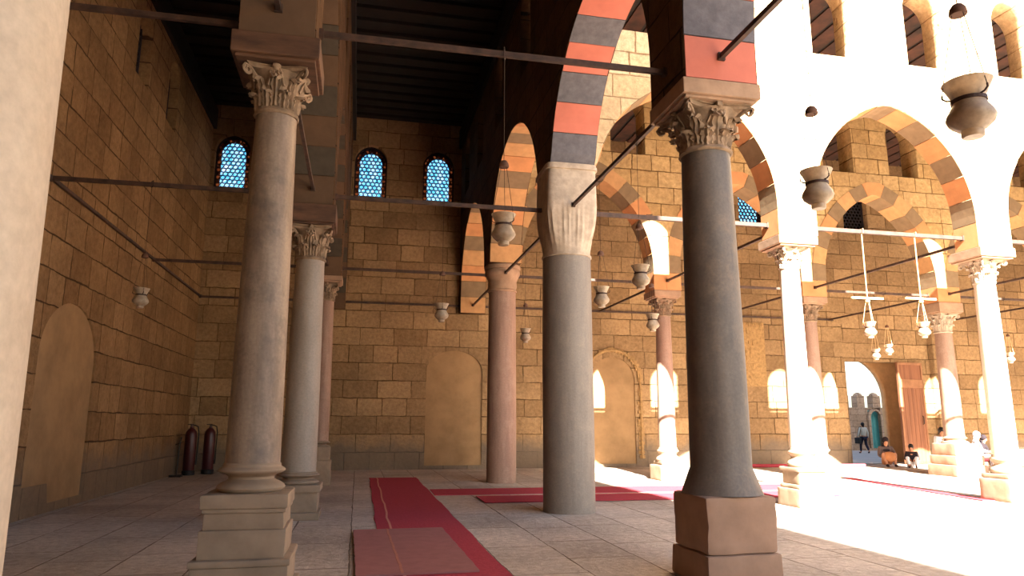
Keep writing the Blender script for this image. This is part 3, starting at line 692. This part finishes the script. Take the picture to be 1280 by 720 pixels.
# ------------------------------------------------------------------ hanging lamps
def lamp_parts(root, rod_z, lz, cord='wire', crossbar=False, cap=True, sc_=1.0):
    """local origin = bottom centre of the glass"""
    H = .36*sc_
    prof = [(.052, 0), (.058, .006), (.060, .030), (.056, .042), (.082, .055), (.118, .088), (.130, .118), (.122, .145), (.098, .185), (.084, .215), (.086, .240), (.108, .290), (.130, .335)]
    inner = [(r-.006, z) for r, z in reversed(prof[3:])]
    prof = [(r*sc_, z*sc_) for r, z in prof]; inner = [(r*sc_, z*sc_) for r, z in inner]
    bm = bmesh.new(); lathe(bm, prof+[(prof[-1][0]+.003, prof[-1][1]+.004)]+inner, 28); obj('glass_body', bm, M['glass'], root, True)
    bm = bmesh.new(); lathe(bm, [(.084*sc_, .214*sc_), (.094*sc_, .214*sc_), (.094*sc_, .234*sc_), (.084*sc_, .234*sc_)], 24)
    hooks = []
    for k in range(3):
        a = k*2*PI/3+.5; c, s = math.cos(a)*sc_, math.sin(a)*sc_
        tube(bm, [(c*.08, s*.08, .236*sc_), (c*.115, s*.115, .240*sc_), (c*.135, s*.135, .255*sc_), (c*.134, s*.134, .275*sc_)], .006*sc_, 6); hooks.append((c*.134, s*.134, .272*sc_))
    obj('neck_strap', bm, M['strap'], root)
    zc = .88 if not crossbar else .80
    for hk in hooks:
        bm = bmesh.new(); tube(bm, [hk, (hk[0]*.25, hk[1]*.25, zc)], .0028 if cord == 'wire' else .006, 5); obj('hanging_wire', bm, M[cord], root)
    bm = bmesh.new()
    if not crossbar: lathe(bm, [(.052, zc-.01), (.056, zc), (.05, zc+.035), (.032, zc+.062), (.01, zc+.072)], 18); obj('lamp_cap', bm, M['capdisc'], root, True)
    else:
        lathe(bm, [(.02, zc-.04), (.05, zc-.03), (.05, zc), (.02, zc+.02)], 14); obj('lamp_cap', bm, M['cord'], root, True)
        bm = bmesh.new(); box(bm, (-.38, -.02, zc+.03), (.38, .02, zc+.07)); obj('crossbar', bm, M['palewood'], root)
    bm = bmesh.new(); top = rod_z-lz
    tube(bm, [(0, 0, zc+.05), (0, 0, top-.05)], .0035 if not crossbar else .012, 6)
    tube(bm, [(0, .0, top-.05), (0, .055, top-.03), (0, .055, top+.06), (0, -.055, top+.06), (0, -.055, top-.03), (0, 0, top-.05)], .007, 6)
    obj('suspension_cord', bm, M['wire' if not crossbar else 'cord'], root)
def lamp(label, x, y, zc, **k):
    sc_ = k.get('sc_', 1); lz = zc-.16*sc_
    t = thing('hanging_lamp', label, 'lamp', (x, y, lz), 0); lamp_parts(t, ROD, lz, **k); t.rotation_euler.z = random.uniform(0, 6) if not k.get('crossbar') else 0
    return t
lamp('large hanging glass lamp with dark cap at upper right', X2, 3.61, 3.60, sc_=1.12)
lamp('hanging glass lamp with domed cap overlapping the sunlit front wall', X2, 5.21, 3.58, sc_=1.02)
lamp('hanging glass lamp on a long wire, left of the thick column', 1.44, Y0, 3.6)
lamp('hanging glass lamp in front of the sunlit patch of the middle arcade', X2, 9.21, 3.6)
lamp('hanging glass lamp just right of the thick column', X2, 10.88, 3.6)
lamp('small hanging lamp between thick column and its rear neighbour', X2, 16.34, 3.6)
lamp('small hanging lamp in mid aisle in front of the far wall niche', 1.43, Y1, 3.55)
lamp('small hanging lamp beside the small middle row column', 5.57, Y1, 3.5)
lamp('dark hanging lamp alone in front of the left wall', -3.67, Y1, 3.62)
lamp('hanging lamp on a pale crossbar, left one of the pair', 10.44, Y1, 3.50, crossbar=True, cord='cord')
lamp('hanging lamp on a pale crossbar, right one of the pair', 11.76, Y1, 3.54, crossbar=True, cord='cord')
lamp('tiny white lamp hanging over the doorway, lower left one', 15.72, Y2, 3.68, cord='cord')
lamp('tiny lamp hanging over the doorway, upper right one', 16.2, Y2, 3.84, cord='cord')
lamp('tiny hanging lamp at the right edge behind the white column', 20.75, Y2, 3.68, cord='cord')

# ------------------------------------------------------------------ carpets
def strip(bm, pts_l, pts_r, z0, z1):
    """a long floor strip given by matching left and right edge points"""
    A = [[bm.verts.new((p[0], p[1], z)) for p in pts_l] for z in (z0, z1)]; B = [[bm.verts.new((p[0], p[1], z)) for p in pts_r] for z in (z0, z1)]
    n = len(pts_l)
    for i in range(n-1):
        bm.faces.new((A[1][i], A[1][i+1], B[1][i+1], B[1][i])); bm.faces.new((A[0][i], B[0][i], B[0][i+1], A[0][i+1]))
        bm.faces.new((A[0][i], A[0][i+1], A[1][i+1], A[1][i])); bm.faces.new((B[0][i], B[1][i], B[1][i+1], B[0][i+1]))
    for i in (0, n-1): bm.faces.new((A[0][i], A[1][i], B[1][i], B[0][i]))
def runner(name, label, a, b, wid, z=.0, th=.012, stripe=None, mat='carpet', smat='stripe', wav=.012, sw=.035):
    a, b = Vector(a), Vector(b); d = (b-a).normalized(); n = Vector((-d.y, d.x)); N = 24; L, Rr = [], []
    for i in range(N+1):
        p = a.lerp(b, i/N); k = wav*math.sin(i*1.3)+wav*.6*math.sin(i*2.9+1)
        L.append(p+n*(wid/2+k)); Rr.append(p-n*(wid/2-k))
    bm = bmesh.new(); strip(bm, L, Rr, z, z+th); t = tag(obj(name, bm, M[mat]), label, 'carpet')
    for s in (stripe or []):
        bm = bmesh.new(); strip(bm, [l.lerp(r, s) for l, r in zip(L, Rr)], [l.lerp(r, s+sw/wid) for l, r in zip(L, Rr)], z+th, z+th+.003); obj('stripe', bm, M[smat], t)
    return t
runner('carpet_runner', 'long red carpet runner with pale stripe leading away from viewer', (.98, 5.2), (1.06, 21.2), 1.32, 0, .012, stripe=[.145])
runner('carpet_mat', 'faded pinkish mat laid over the near end of the red runner', (.70, 7.9), (.66, 11.1), 1.30, .016, .02, stripe=[.36], mat='mat', smat='stripe2', wav=.004, sw=.03)
runner('carpet_runner', 'red carpet runner crossing behind the thick column, farther one', (1.74, 16.78), (11.5, 16.6), 1.40, 0, .012)
runner('carpet_runner', 'red carpet runner crossing behind the thick column, nearer one with edge stripe', (2.55, 15.0), (10.5, 14.9), 1.30, .014, .012, stripe=[.04])
runner('carpet_strip', 'thin red carpet strip running over the sunlit floor', (14.1, 18.9), (12.95, 12.9), .30, 0, .02)
bm = bmesh.new(); tube(bm, [(13.9, 23.9, .06), (15.5, 23.8, .06), (17.0, 23.6, .06), (18.3, 23.45, .06)], .06, 10)
tag(obj('rolled_carpet', bm, M['carpet']), 'long rolled dark red carpet lying at foot of far wall', 'carpet')

# ------------------------------------------------------------------ upright red cylinders in the corner
def extinguisher(label, x, y, rz=0):
    t = thing('fire_extinguisher', label, 'extinguisher', (x, y, 0), rz)
    bm = bmesh.new(); lathe(bm, [(.15, .12), (.165, .16), (.165, 1.15), (.15, 1.26), (.10, 1.34), (.05, 1.38), (.045, 1.42)], 24); obj('cylinder', bm, M['ext'], t, True)
    bm = bmesh.new(); lathe(bm, [(.17, 0), (.18, .01), (.18, .12), (.16, .14)], 24); obj('foot_ring', bm, M['black'], t)
    bm = bmesh.new(); box(bm, (-.03, -.03, 1.40), (.03, .03, 1.50), .005); box(bm, (-.12, -.015, 1.47), (.05, .015, 1.495), .004); tube(bm, [(0, 0, 1.46), (.09, 0, 1.46)], .02, 8); obj('valve', bm, M['iron'], t)
    bm = bmesh.new(); tube(bm, [(.09, 0, 1.46), (.17, -.04, 1.42), (.20, -.06, 1.25), (.195, -.08, .8), (.19, -.05, .45), (.17, -.04, .3)], [.018]*4+[.022, .035], 8); obj('hose', bm, M['black'], t)
    return t
extinguisher('dark red upright cylinder in the left corner, left one', -5.0+.12, 23.35, .4)
extinguisher('dark red upright cylinder in the left corner, right one', -4.42, 23.75, .2)
bm = bmesh.new(); box(bm, (-.16, -.14, 0), (.16, .14, .06), .01); tube(bm, [(0, .08, .05), (0, .12, .6), (.02, .13, 1.0), (.05, .12, 1.12)], .02, 8); tube(bm, [(-.1, .1, .9), (.12, .13, 1.0)], .014, 8)
o = tag(obj('metal_stand', bm, M['iron']), 'dark thin stand at left wall beside the red cylinders', 'stand'); o.location = (-5.05, 22.6, 0)

# ------------------------------------------------------------------ carved reliefs on the far wall
def relief(label, x0, x1, z0, z1, kind):
    rg = random.Random(int(x0*10)); bm = bmesh.new(); y = Y3
    if kind == 'ring':
        cx = (x0+x1)/2; rx = (x1-x0)/2
        tube(bm, [(x0, y-.05, z1-rx-.3)]+[(cx-rx*math.cos(PI*i/20), y-.05, z1-rx+rx*math.sin(PI*i/20)) for i in range(21)]+[(x1, y-.05, z0)], .05, 6)
    else:
        box(bm, (x0-.05, y-.02, z0-.05), (x1+.05, y, z1+.32), .004)
    if kind == 'ring':
        cx = (x0+x1)/2
        for s in range(26):
            a = PI*s/25; rx, rz_ = (x1-x0)/2, (x1-x0)/2
            px, pz = cx-rx*math.cos(a), z1-rz_+rz_*math.sin(a)
            for k in range(2): box(bm, (px-.09+k*.09+rg.uniform(-.02, .02), y-.05-rg.uniform(0, .03), pz-.07+k*.05), (px+.01+k*.09, y+.001, pz+.05+rg.uniform(0, .05)), .012)
        for zz in [z0+i*.16 for i in range(int((z1-(x1-x0)/2-z0)/.16))]:
            if rg.random() < .85: box(bm, (x1-.10+rg.uniform(-.04, .02), y-.03-rg.uniform(0, .04), zz), (x1+.08+rg.uniform(-.03, .05), y+.001, zz+.12), .01)
    else:
        for k in range(70):
            u, v = rg.random(), rg.random(); px = x0+(x1-x0)*(.5+(u-.5)*(.35 if v < .8 else 1)); pz = z0+(z1-z0)*v; w = rg.uniform(.03, .09); h = rg.uniform(.05, .2)
            box(bm, (px-w/2, y-rg.uniform(.015, .05), pz), (px+w/2, y+.001, pz+h), .006)
        for k in range(16):
            px = x0+(x1-x0)*k/15; box(bm, (px-.05, y-.04, z1+.16), (px+.03, y+.001, z1+.30), .008)
    return tag(obj('stone_relief', bm, M['relief']), label, 'relief')
relief('crumbling carved border around the arched niche behind the thick column', 8.0, 10.15, .3, 4.2, 'ring')
relief('weathered carved stone panel on far wall behind granite column', 13.9, 15.3, 3.0, 5.1, 'panel')

# ------------------------------------------------------------------ the gate leaf and what lies outside
dr = thing('door_1', 'tall wooden door leaf standing ajar in the far wall doorway', 'door', (DX1-.02, Y3+.06, 0), R(0)); dr['kind'] = 'structure'
bm = bmesh.new(); box(bm, (-1.32, 0, .03), (0, .07, DZ-.03), .006)
for k in range(6): box(bm, (-1.30+k*.215, -.012, .08), (-1.30+k*.215+.205, 0, 2.95), .004)
obj('panel', bm, M['door'], dr)
bm = bmesh.new(); box(bm, (-1.32, -.03, 2.98), (0, 0, 3.32), .006); box(bm, (-1.32, -.03, .03), (-1.24, 0, DZ-.03), .004); box(bm, (-.08, -.03, .03), (0, 0, DZ-.03), .004); box(bm, (-1.32, -.03, DZ-.12), (0, 0, DZ-.03), .004)
obj('frame_rail', bm, M['doortrim'], dr)
bm = bmesh.new(); tube(bm, [(-.22, -.02, 1.55), (-.22, -.07, 1.57), (-.22, -.07, 1.85), (-.22, -.02, 1.87)], .018, 8); obj('handle', bm, M['iron'], dr)
dr.rotation_euler.z = R(8)

bm = bmesh.new(); box(bm, (8, Y3+1.6, -.5), (70, 75, -.02)); obj('ground_outside', bm, M['outground'], kind='structure')
YG = 38.0
g = thing('fort_wall', 'grey crenellated wall outside, seen through the doorway', 'wall', (0, YG, 0))
top = 2.5; bm = bmesh.new(); box(bm, (20, 0, -.3), (30.15, .8, top)); box(bm, (31.05, 0, -.3), (46, .8, top)); box(bm, (30.15, .25, 2.35), (31.05, .8, top)); box(bm, (30.15, 0, -.3), (31.05, .8, .1))
obj('wall_body', bm, M['outwall'], g)
k = 0
x = 24.05
while x < 40:
    bm = bmesh.new(); box(bm, (x, .1, top-.02), (x+.52, .6, top+.72)); lathe(bm, [(.26, 0), (.26, .08), (.2, .16), (.1, .22), (.01, .24)], 14, c=(x+.26, .35), z0=top+.68); obj('merlon', bm, M['outwall'], g, kind=None); x += 1.1
o = slab('niche_arch', [(30.1, .1)]+arch_curve(30.1, 31.1, 1.9, 2.42, 8)+[(31.1, .1)], [[(30.25, .1)]+arch_curve(30.25, 30.95, 1.9, 2.32, 8)+[(30.95, .1)]], 'x', -.02, .2, M['outwall'], g)
bm = bmesh.new(); box(bm, (30.2, .2, .1), (30.6, .26, 2.34), .01); box(bm, (30.62, .2, .1), (31.0, .26, 2.34), .01); obj('teal_door', bm, M['teal'], g)
bm = bmesh.new()
for i in range(3): box(bm, (29.6, -.3-.3*i, -.3), (31.6, .0-.3*i, .1-.1*i))
obj('step', bm, M['outwall'], g)

# ------------------------------------------------------------------ people
def skin_mesh(name, verts, edges, mat, parent, sub=2, root=0):
    me = bpy.data.meshes.new(name); me.from_pydata([v[:3] for v in verts], edges, [])
    o = bpy.data.objects.new(name, me); col.objects.link(o)
    o.modifiers.new('skin', 'SKIN')
    if not me.skin_vertices:
        bpy.context.view_layer.update()
    for i, v in enumerate(verts):
        rr = v[3] if isinstance(v[3], tuple) else (v[3], v[3]); sv = me.skin_vertices[0].data[i]; sv.radius = rr; sv.use_root = (i == root)
    s = o.modifiers.new('sub', 'SUBSURF'); s.levels = sub; s.render_levels = sub
    dg = bpy.context.evaluated_depsgraph_get(); dg.update()
    nm = bpy.data.meshes.new_from_object(o.evaluated_get(dg)); bpy.data.objects.remove(o)
    for p in nm.polygons: p.use_smooth = True
    return link(name, nm, mat, parent)
def person(label, loc, rz, J, tops, bottoms, head, shoes='darkcloth', scarf=None, skirt=None, bag=False, scale=1.0, shawl=None):
    """J: joint positions in the figure's own frame, facing -Y; z up; feet/seat on z=0"""
    t = thing('person', label, 'person', loc, rz); t.scale = (scale,)*3
    V = {k: Vector(v) for k, v in J.items()}
    verts, edges, idx = [], [], {}
    def v(n, p, r): idx[n] = len(verts); verts.append((p[0], p[1], p[2], r)); return idx[n]
    def ed(a, b): edges.append((idx[a], idx[b]))
    v('pel', V['pel'], (.13, .10)); v('spi', V['pel'].lerp(V['chest'], .5), (.12, .09)); v('chest', V['chest'], (.15, .10)); v('neck', V['neck'], .052)
    ed('pel', 'spi'); ed('spi', 'chest'); ed('chest', 'neck')
    hd = (V['head']-V['neck']).normalized(); f = V['face'].normalized()
    v('jaw', V['neck']+hd*.07+f*.02, (.062, .068)); v('cran', V['head']+hd*.02, (.080, .094)); v('crown', V['head']+hd*.09, (.055, .065))
    ed('neck', 'jaw'); ed('jaw', 'cran'); ed('cran', 'crown')
    v('nose', V['head']+f*.095-hd*.02, .012); v('noset', V['head']+f*.112-hd*.035, .010); ed('cran', 'nose'); ed('nose', 'noset')
    for s in 'LR':
        v('sh'+s, V['sh'+s], .058); v('el'+s, V['el'+s], .042); v('wr'+s, V['wr'+s], .028)
        ed('chest', 'sh'+s); ed('sh'+s, 'el'+s); ed('el'+s, 'wr'+s)
        d = (V['wr'+s]-V['el'+s]).normalized(); side = d.cross(Vector((0, 1, .2))).normalized()
        v('pa'+s, V['wr'+s]+d*.07, (.036, .016)); ed('wr'+s, 'pa'+s)
        down = side.cross(d).normalized()
        for q in range(4):
            off = side*(q-1.5)*.020; L = (.060, .072, .068, .052)[q]
            a = V['wr'+s]+d*.10+off; v('f%d%s' % (q, s), a, .0085); v('g%d%s' % (q, s), a+d*L*.6-down*.012, .008); v('h%d%s' % (q, s), a+d*L-down*.03, .007)
            ed('pa'+s, 'f%d%s' % (q, s)); ed('f%d%s' % (q, s), 'g%d%s' % (q, s)); ed('g%d%s' % (q, s), 'h%d%s' % (q, s))
        a = V['wr'+s]+d*.04+side*.04; v('t0'+s, a, .011); v('t1'+s, a+d*.04+side*.02-down*.015, .009); ed('wr'+s, 't0'+s); ed('t0'+s, 't1'+s)
        v('hi'+s, V['hi'+s], .085); v('kn'+s, V['kn'+s], .055); v('an'+s, V['an'+s], .038); v('to'+s, V['to'+s], (.045, .026))
        ed('pel', 'hi'+s); ed('hi'+s, 'kn'+s); ed('kn'+s, 'an'+s); ed('an'+s, 'to'+s)
    skin_mesh('body', verts, edges, M['skin'], t)
    # upper garment
    vs = [(*V['pel'], (.165, .125)), (*V['pel'].lerp(V['chest'], .5), (.15, .115)), (*V['chest'], (.18, .125)), (*(V['chest'].lerp(V['neck'], .75)), (.075, .07))]; es = [(0, 1), (1, 2), (2, 3)]
    for s in 'LR':
        n = len(vs); vs += [(*V['sh'+s], .078), (*V['el'+s], .058), (*V['el'+s].lerp(V['wr'+s], .9), .043)]; es += [(2, n), (n, n+1), (n+1, n+2)]
    skin_mesh('shirt', vs, es, M[tops], t)
    if skirt:
        vs = [(*V['pel'], (.18, .14)), (*((V['knL']+V['knR'])/2), (.20, .15)), (*((V['anL']+V['anR'])/2+Vector((0, 0, .05))), (.20, .12))]; skin_mesh('skirt', vs, [(0, 1), (1, 2)], M[skirt], t)
    else:
        vs = [(*(V['pel']+Vector((0, 0, .02))), (.16, .12))]; es = []
        for s in 'LR':
            n = len(vs); vs += [(*V['hi'+s], .105), (*V['kn'+s], .074), (*V['kn'+s].lerp(V['an'+s], .92), .056)]; es += [(0, n), (n, n+1), (n+1, n+2)]
        skin_mesh('trousers', vs, es, M[bottoms], t)
    for s in 'LR': skin_mesh('shoe', [(*(V['an'+s]+Vector((0, 0, -.01))), .05), (*V['to'+s], (.052, .033))], [(0, 1)], M[shoes], t)
    back = -f
    hm = M[scarf] if scarf else M[head]
    tip = (*(V['head']+hd*.135+back*.01), (.035, .035))
    vs = [(*(V['head']+hd*.05+back*.03), (.100, .108)), (*(V['head']+hd*.10+back*.015), (.075, .08)), (*(V['head']-hd*.05+back*.055), (.085, .065)), (*(V['neck']+back*.05-hd*.02*(1 if not scarf else 6)), (.055, .04) if not scarf else (.13, .08))]
    bm = bmesh.new(); cc = V['head']+hd*.045+back*.022
    bmesh.ops.create_uvsphere(bm, u_segments=18, v_segments=12, radius=1, matrix=Matrix.Translation(cc) @ Matrix.Diagonal((.098, .112, .108, 1)))
    if scarf:
        n0 = V['neck']+back*.03
        for q, (rr, dz) in enumerate(((.085, .05), (.12, -.04), (.17, -.14))): bmesh.ops.create_uvsphere(bm, u_segments=16, v_segments=8, radius=1, matrix=Matrix.Translation(n0+Vector((0, 0, dz))) @ Matrix.Diagonal((rr, rr*.72, .075, 1)))
    else: bmesh.ops.create_uvsphere(bm, u_segments=14, v_segments=8, radius=1, matrix=Matrix.Translation(V['head']-hd*.04+back*.05) @ Matrix.Diagonal((.078, .06, .085, 1)))
    obj('headscarf' if scarf else 'hair', bm, hm, t, True)
    if shawl:
        vs = [(*(V['chest']+Vector((0, 0, .06))), (.30, .20)), (*V['chest'].lerp(V['pel'], .5), (.31, .22)), (*V['pel'], (.29, .23))]; skin_mesh('shawl', vs, [(0, 1), (1, 2)], M[shawl], t)
    return t
walk = dict(pel=(0, 0, .93), chest=(0, -.01, 1.28), neck=(0, -.02, 1.47), head=(0, -.03, 1.60), face=(0, -1, 0), shL=(.19, 0, 1.40), shR=(-.19, 0, 1.40), elL=(.24, -.05, 1.12), elR=(-.24, .06, 1.12), wrL=(.24, -.20, .92), wrR=(-.25, .02, .86),
            hiL=(.09, 0, .88), hiR=(-.09, 0, .88), knL=(.10, -.16, .50), knR=(-.09, .04, .48), anL=(.10, -.20, .08), anR=(-.09, .26, .14), toL=(.10, -.34, .035), toR=(-.09, .17, .03))
sit = dict(pel=(0, .06, .12), chest=(0, .03, .46), neck=(0, .0, .64), head=(0, -.03, .77), face=(0, -1, -.1), shL=(.17, .02, .57), shR=(-.17, .02, .57), elL=(.23, -.08, .32), elR=(-.23, -.08, .32), wrL=(.10, -.26, .30), wrR=(-.10, -.26, .30),
           hiL=(.09, 0, .12), hiR=(-.09, 0, .12), knL=(.17, -.34, .42), knR=(-.17, -.34, .42), anL=(.12, -.46, .08), anR=(-.12, -.46, .08), toL=(.12, -.58, .035), toR=(-.12, -.58, .035))
def seat(h):
    d = dict(sit); dz = h
    for k in ('pel', 'chest', 'neck', 'head', 'shL', 'shR', 'elL', 'elR', 'wrL', 'wrR', 'hiL', 'hiR'): d[k] = (d[k][0], d[k][1], d[k][2]+dz)
    d['knL'] = (.13, -.36, .14+dz); d['knR'] = (-.13, -.36, .14+dz); d['wrL'] = (.10, -.28, .27+dz); d['wrR'] = (-.10, -.28, .27+dz)
    for s, q in (('L', 1), ('R', -1)): d['an'+s] = (.13*q, -.40, .08); d['to'+s] = (.13*q, -.53, .035)
    return d
p = person('person in pale shirt and dark trousers walking away outside the doorway', (26.6, 34.0, -.02), R(180), walk, 'shirt', 'trousers', 'hair', scale=.94)
bm = bmesh.new(); box(bm, (-.09, -.16, 0), (.09, .16, .32), .03); tube(bm, [(0, -.1, .3), (.16, -.1, .84), (.2, -.04, .90), (.16, .08, .84), (0, .1, .3)], .012, 6)
o = tag(obj('shoulder_bag', bm, M['black']), 'dark bag carried by the person walking outside', 'bag'); o.location = (26.6-.36, 34.0, .50)
person('person with dark head, grey shawl and orange skirt seated by the doorway', (19.45, 23.7, 0), R(-25), sit, 'shawl', 'orange', 'hair', scarf='darkcloth', skirt='orange', shawl=None, scale=1.18)
person('small person in black and white crouching before the wooden door', (19.85, 22.9, 0), R(-40), sit, 'darkcloth', 'whitecloth', 'hair', scale=.92)
person('person with dark hair sitting behind the broad pedestal, left side', (18.9, 20.4, 0), R(-20), seat(.55), 'whitecloth', 'maroon', 'hair', scale=1.0)
person('person in white headscarf sitting just right of the broad pedestal', (19.75, 19.9, 0), R(55), seat(.42), 'whitecloth', 'shawl', 'hair', scarf='whitecloth', shawl='whitecloth')
person('person in dark clothes sitting behind the one in white headscarf', (20.8, 20.7, 0), R(30), seat(.3), 'darkcloth', 'maroon', 'hair', scarf='darkcloth')
person('person in dark clothes at the right edge behind the last column', (20.9, 18.6, 0), R(-20), seat(.42), 'darkcloth', 'darkcloth', 'hair')
# what they sit on
for lb, (x, y), h, s in (('low stone block under the person behind the pedestal', (18.9, 20.5), .55, .42), ('low stone block under the person in white headscarf', (19.81, 19.95), .40, .42),
                      ('low stone block under the dark clothed person behind', (20.8, 20.75), .30, .4), ('low stone block under the person at right edge', (20.9, 18.65), .42, .4)):
    bm = bmesh.new(); box(bm, (-s/2, -s/2, 0), (s/2, s/2, h-.03), .03); o = tag(obj('stone_block', bm, M['pedblock']), lb, 'block'); o.location = (x, y, 0)
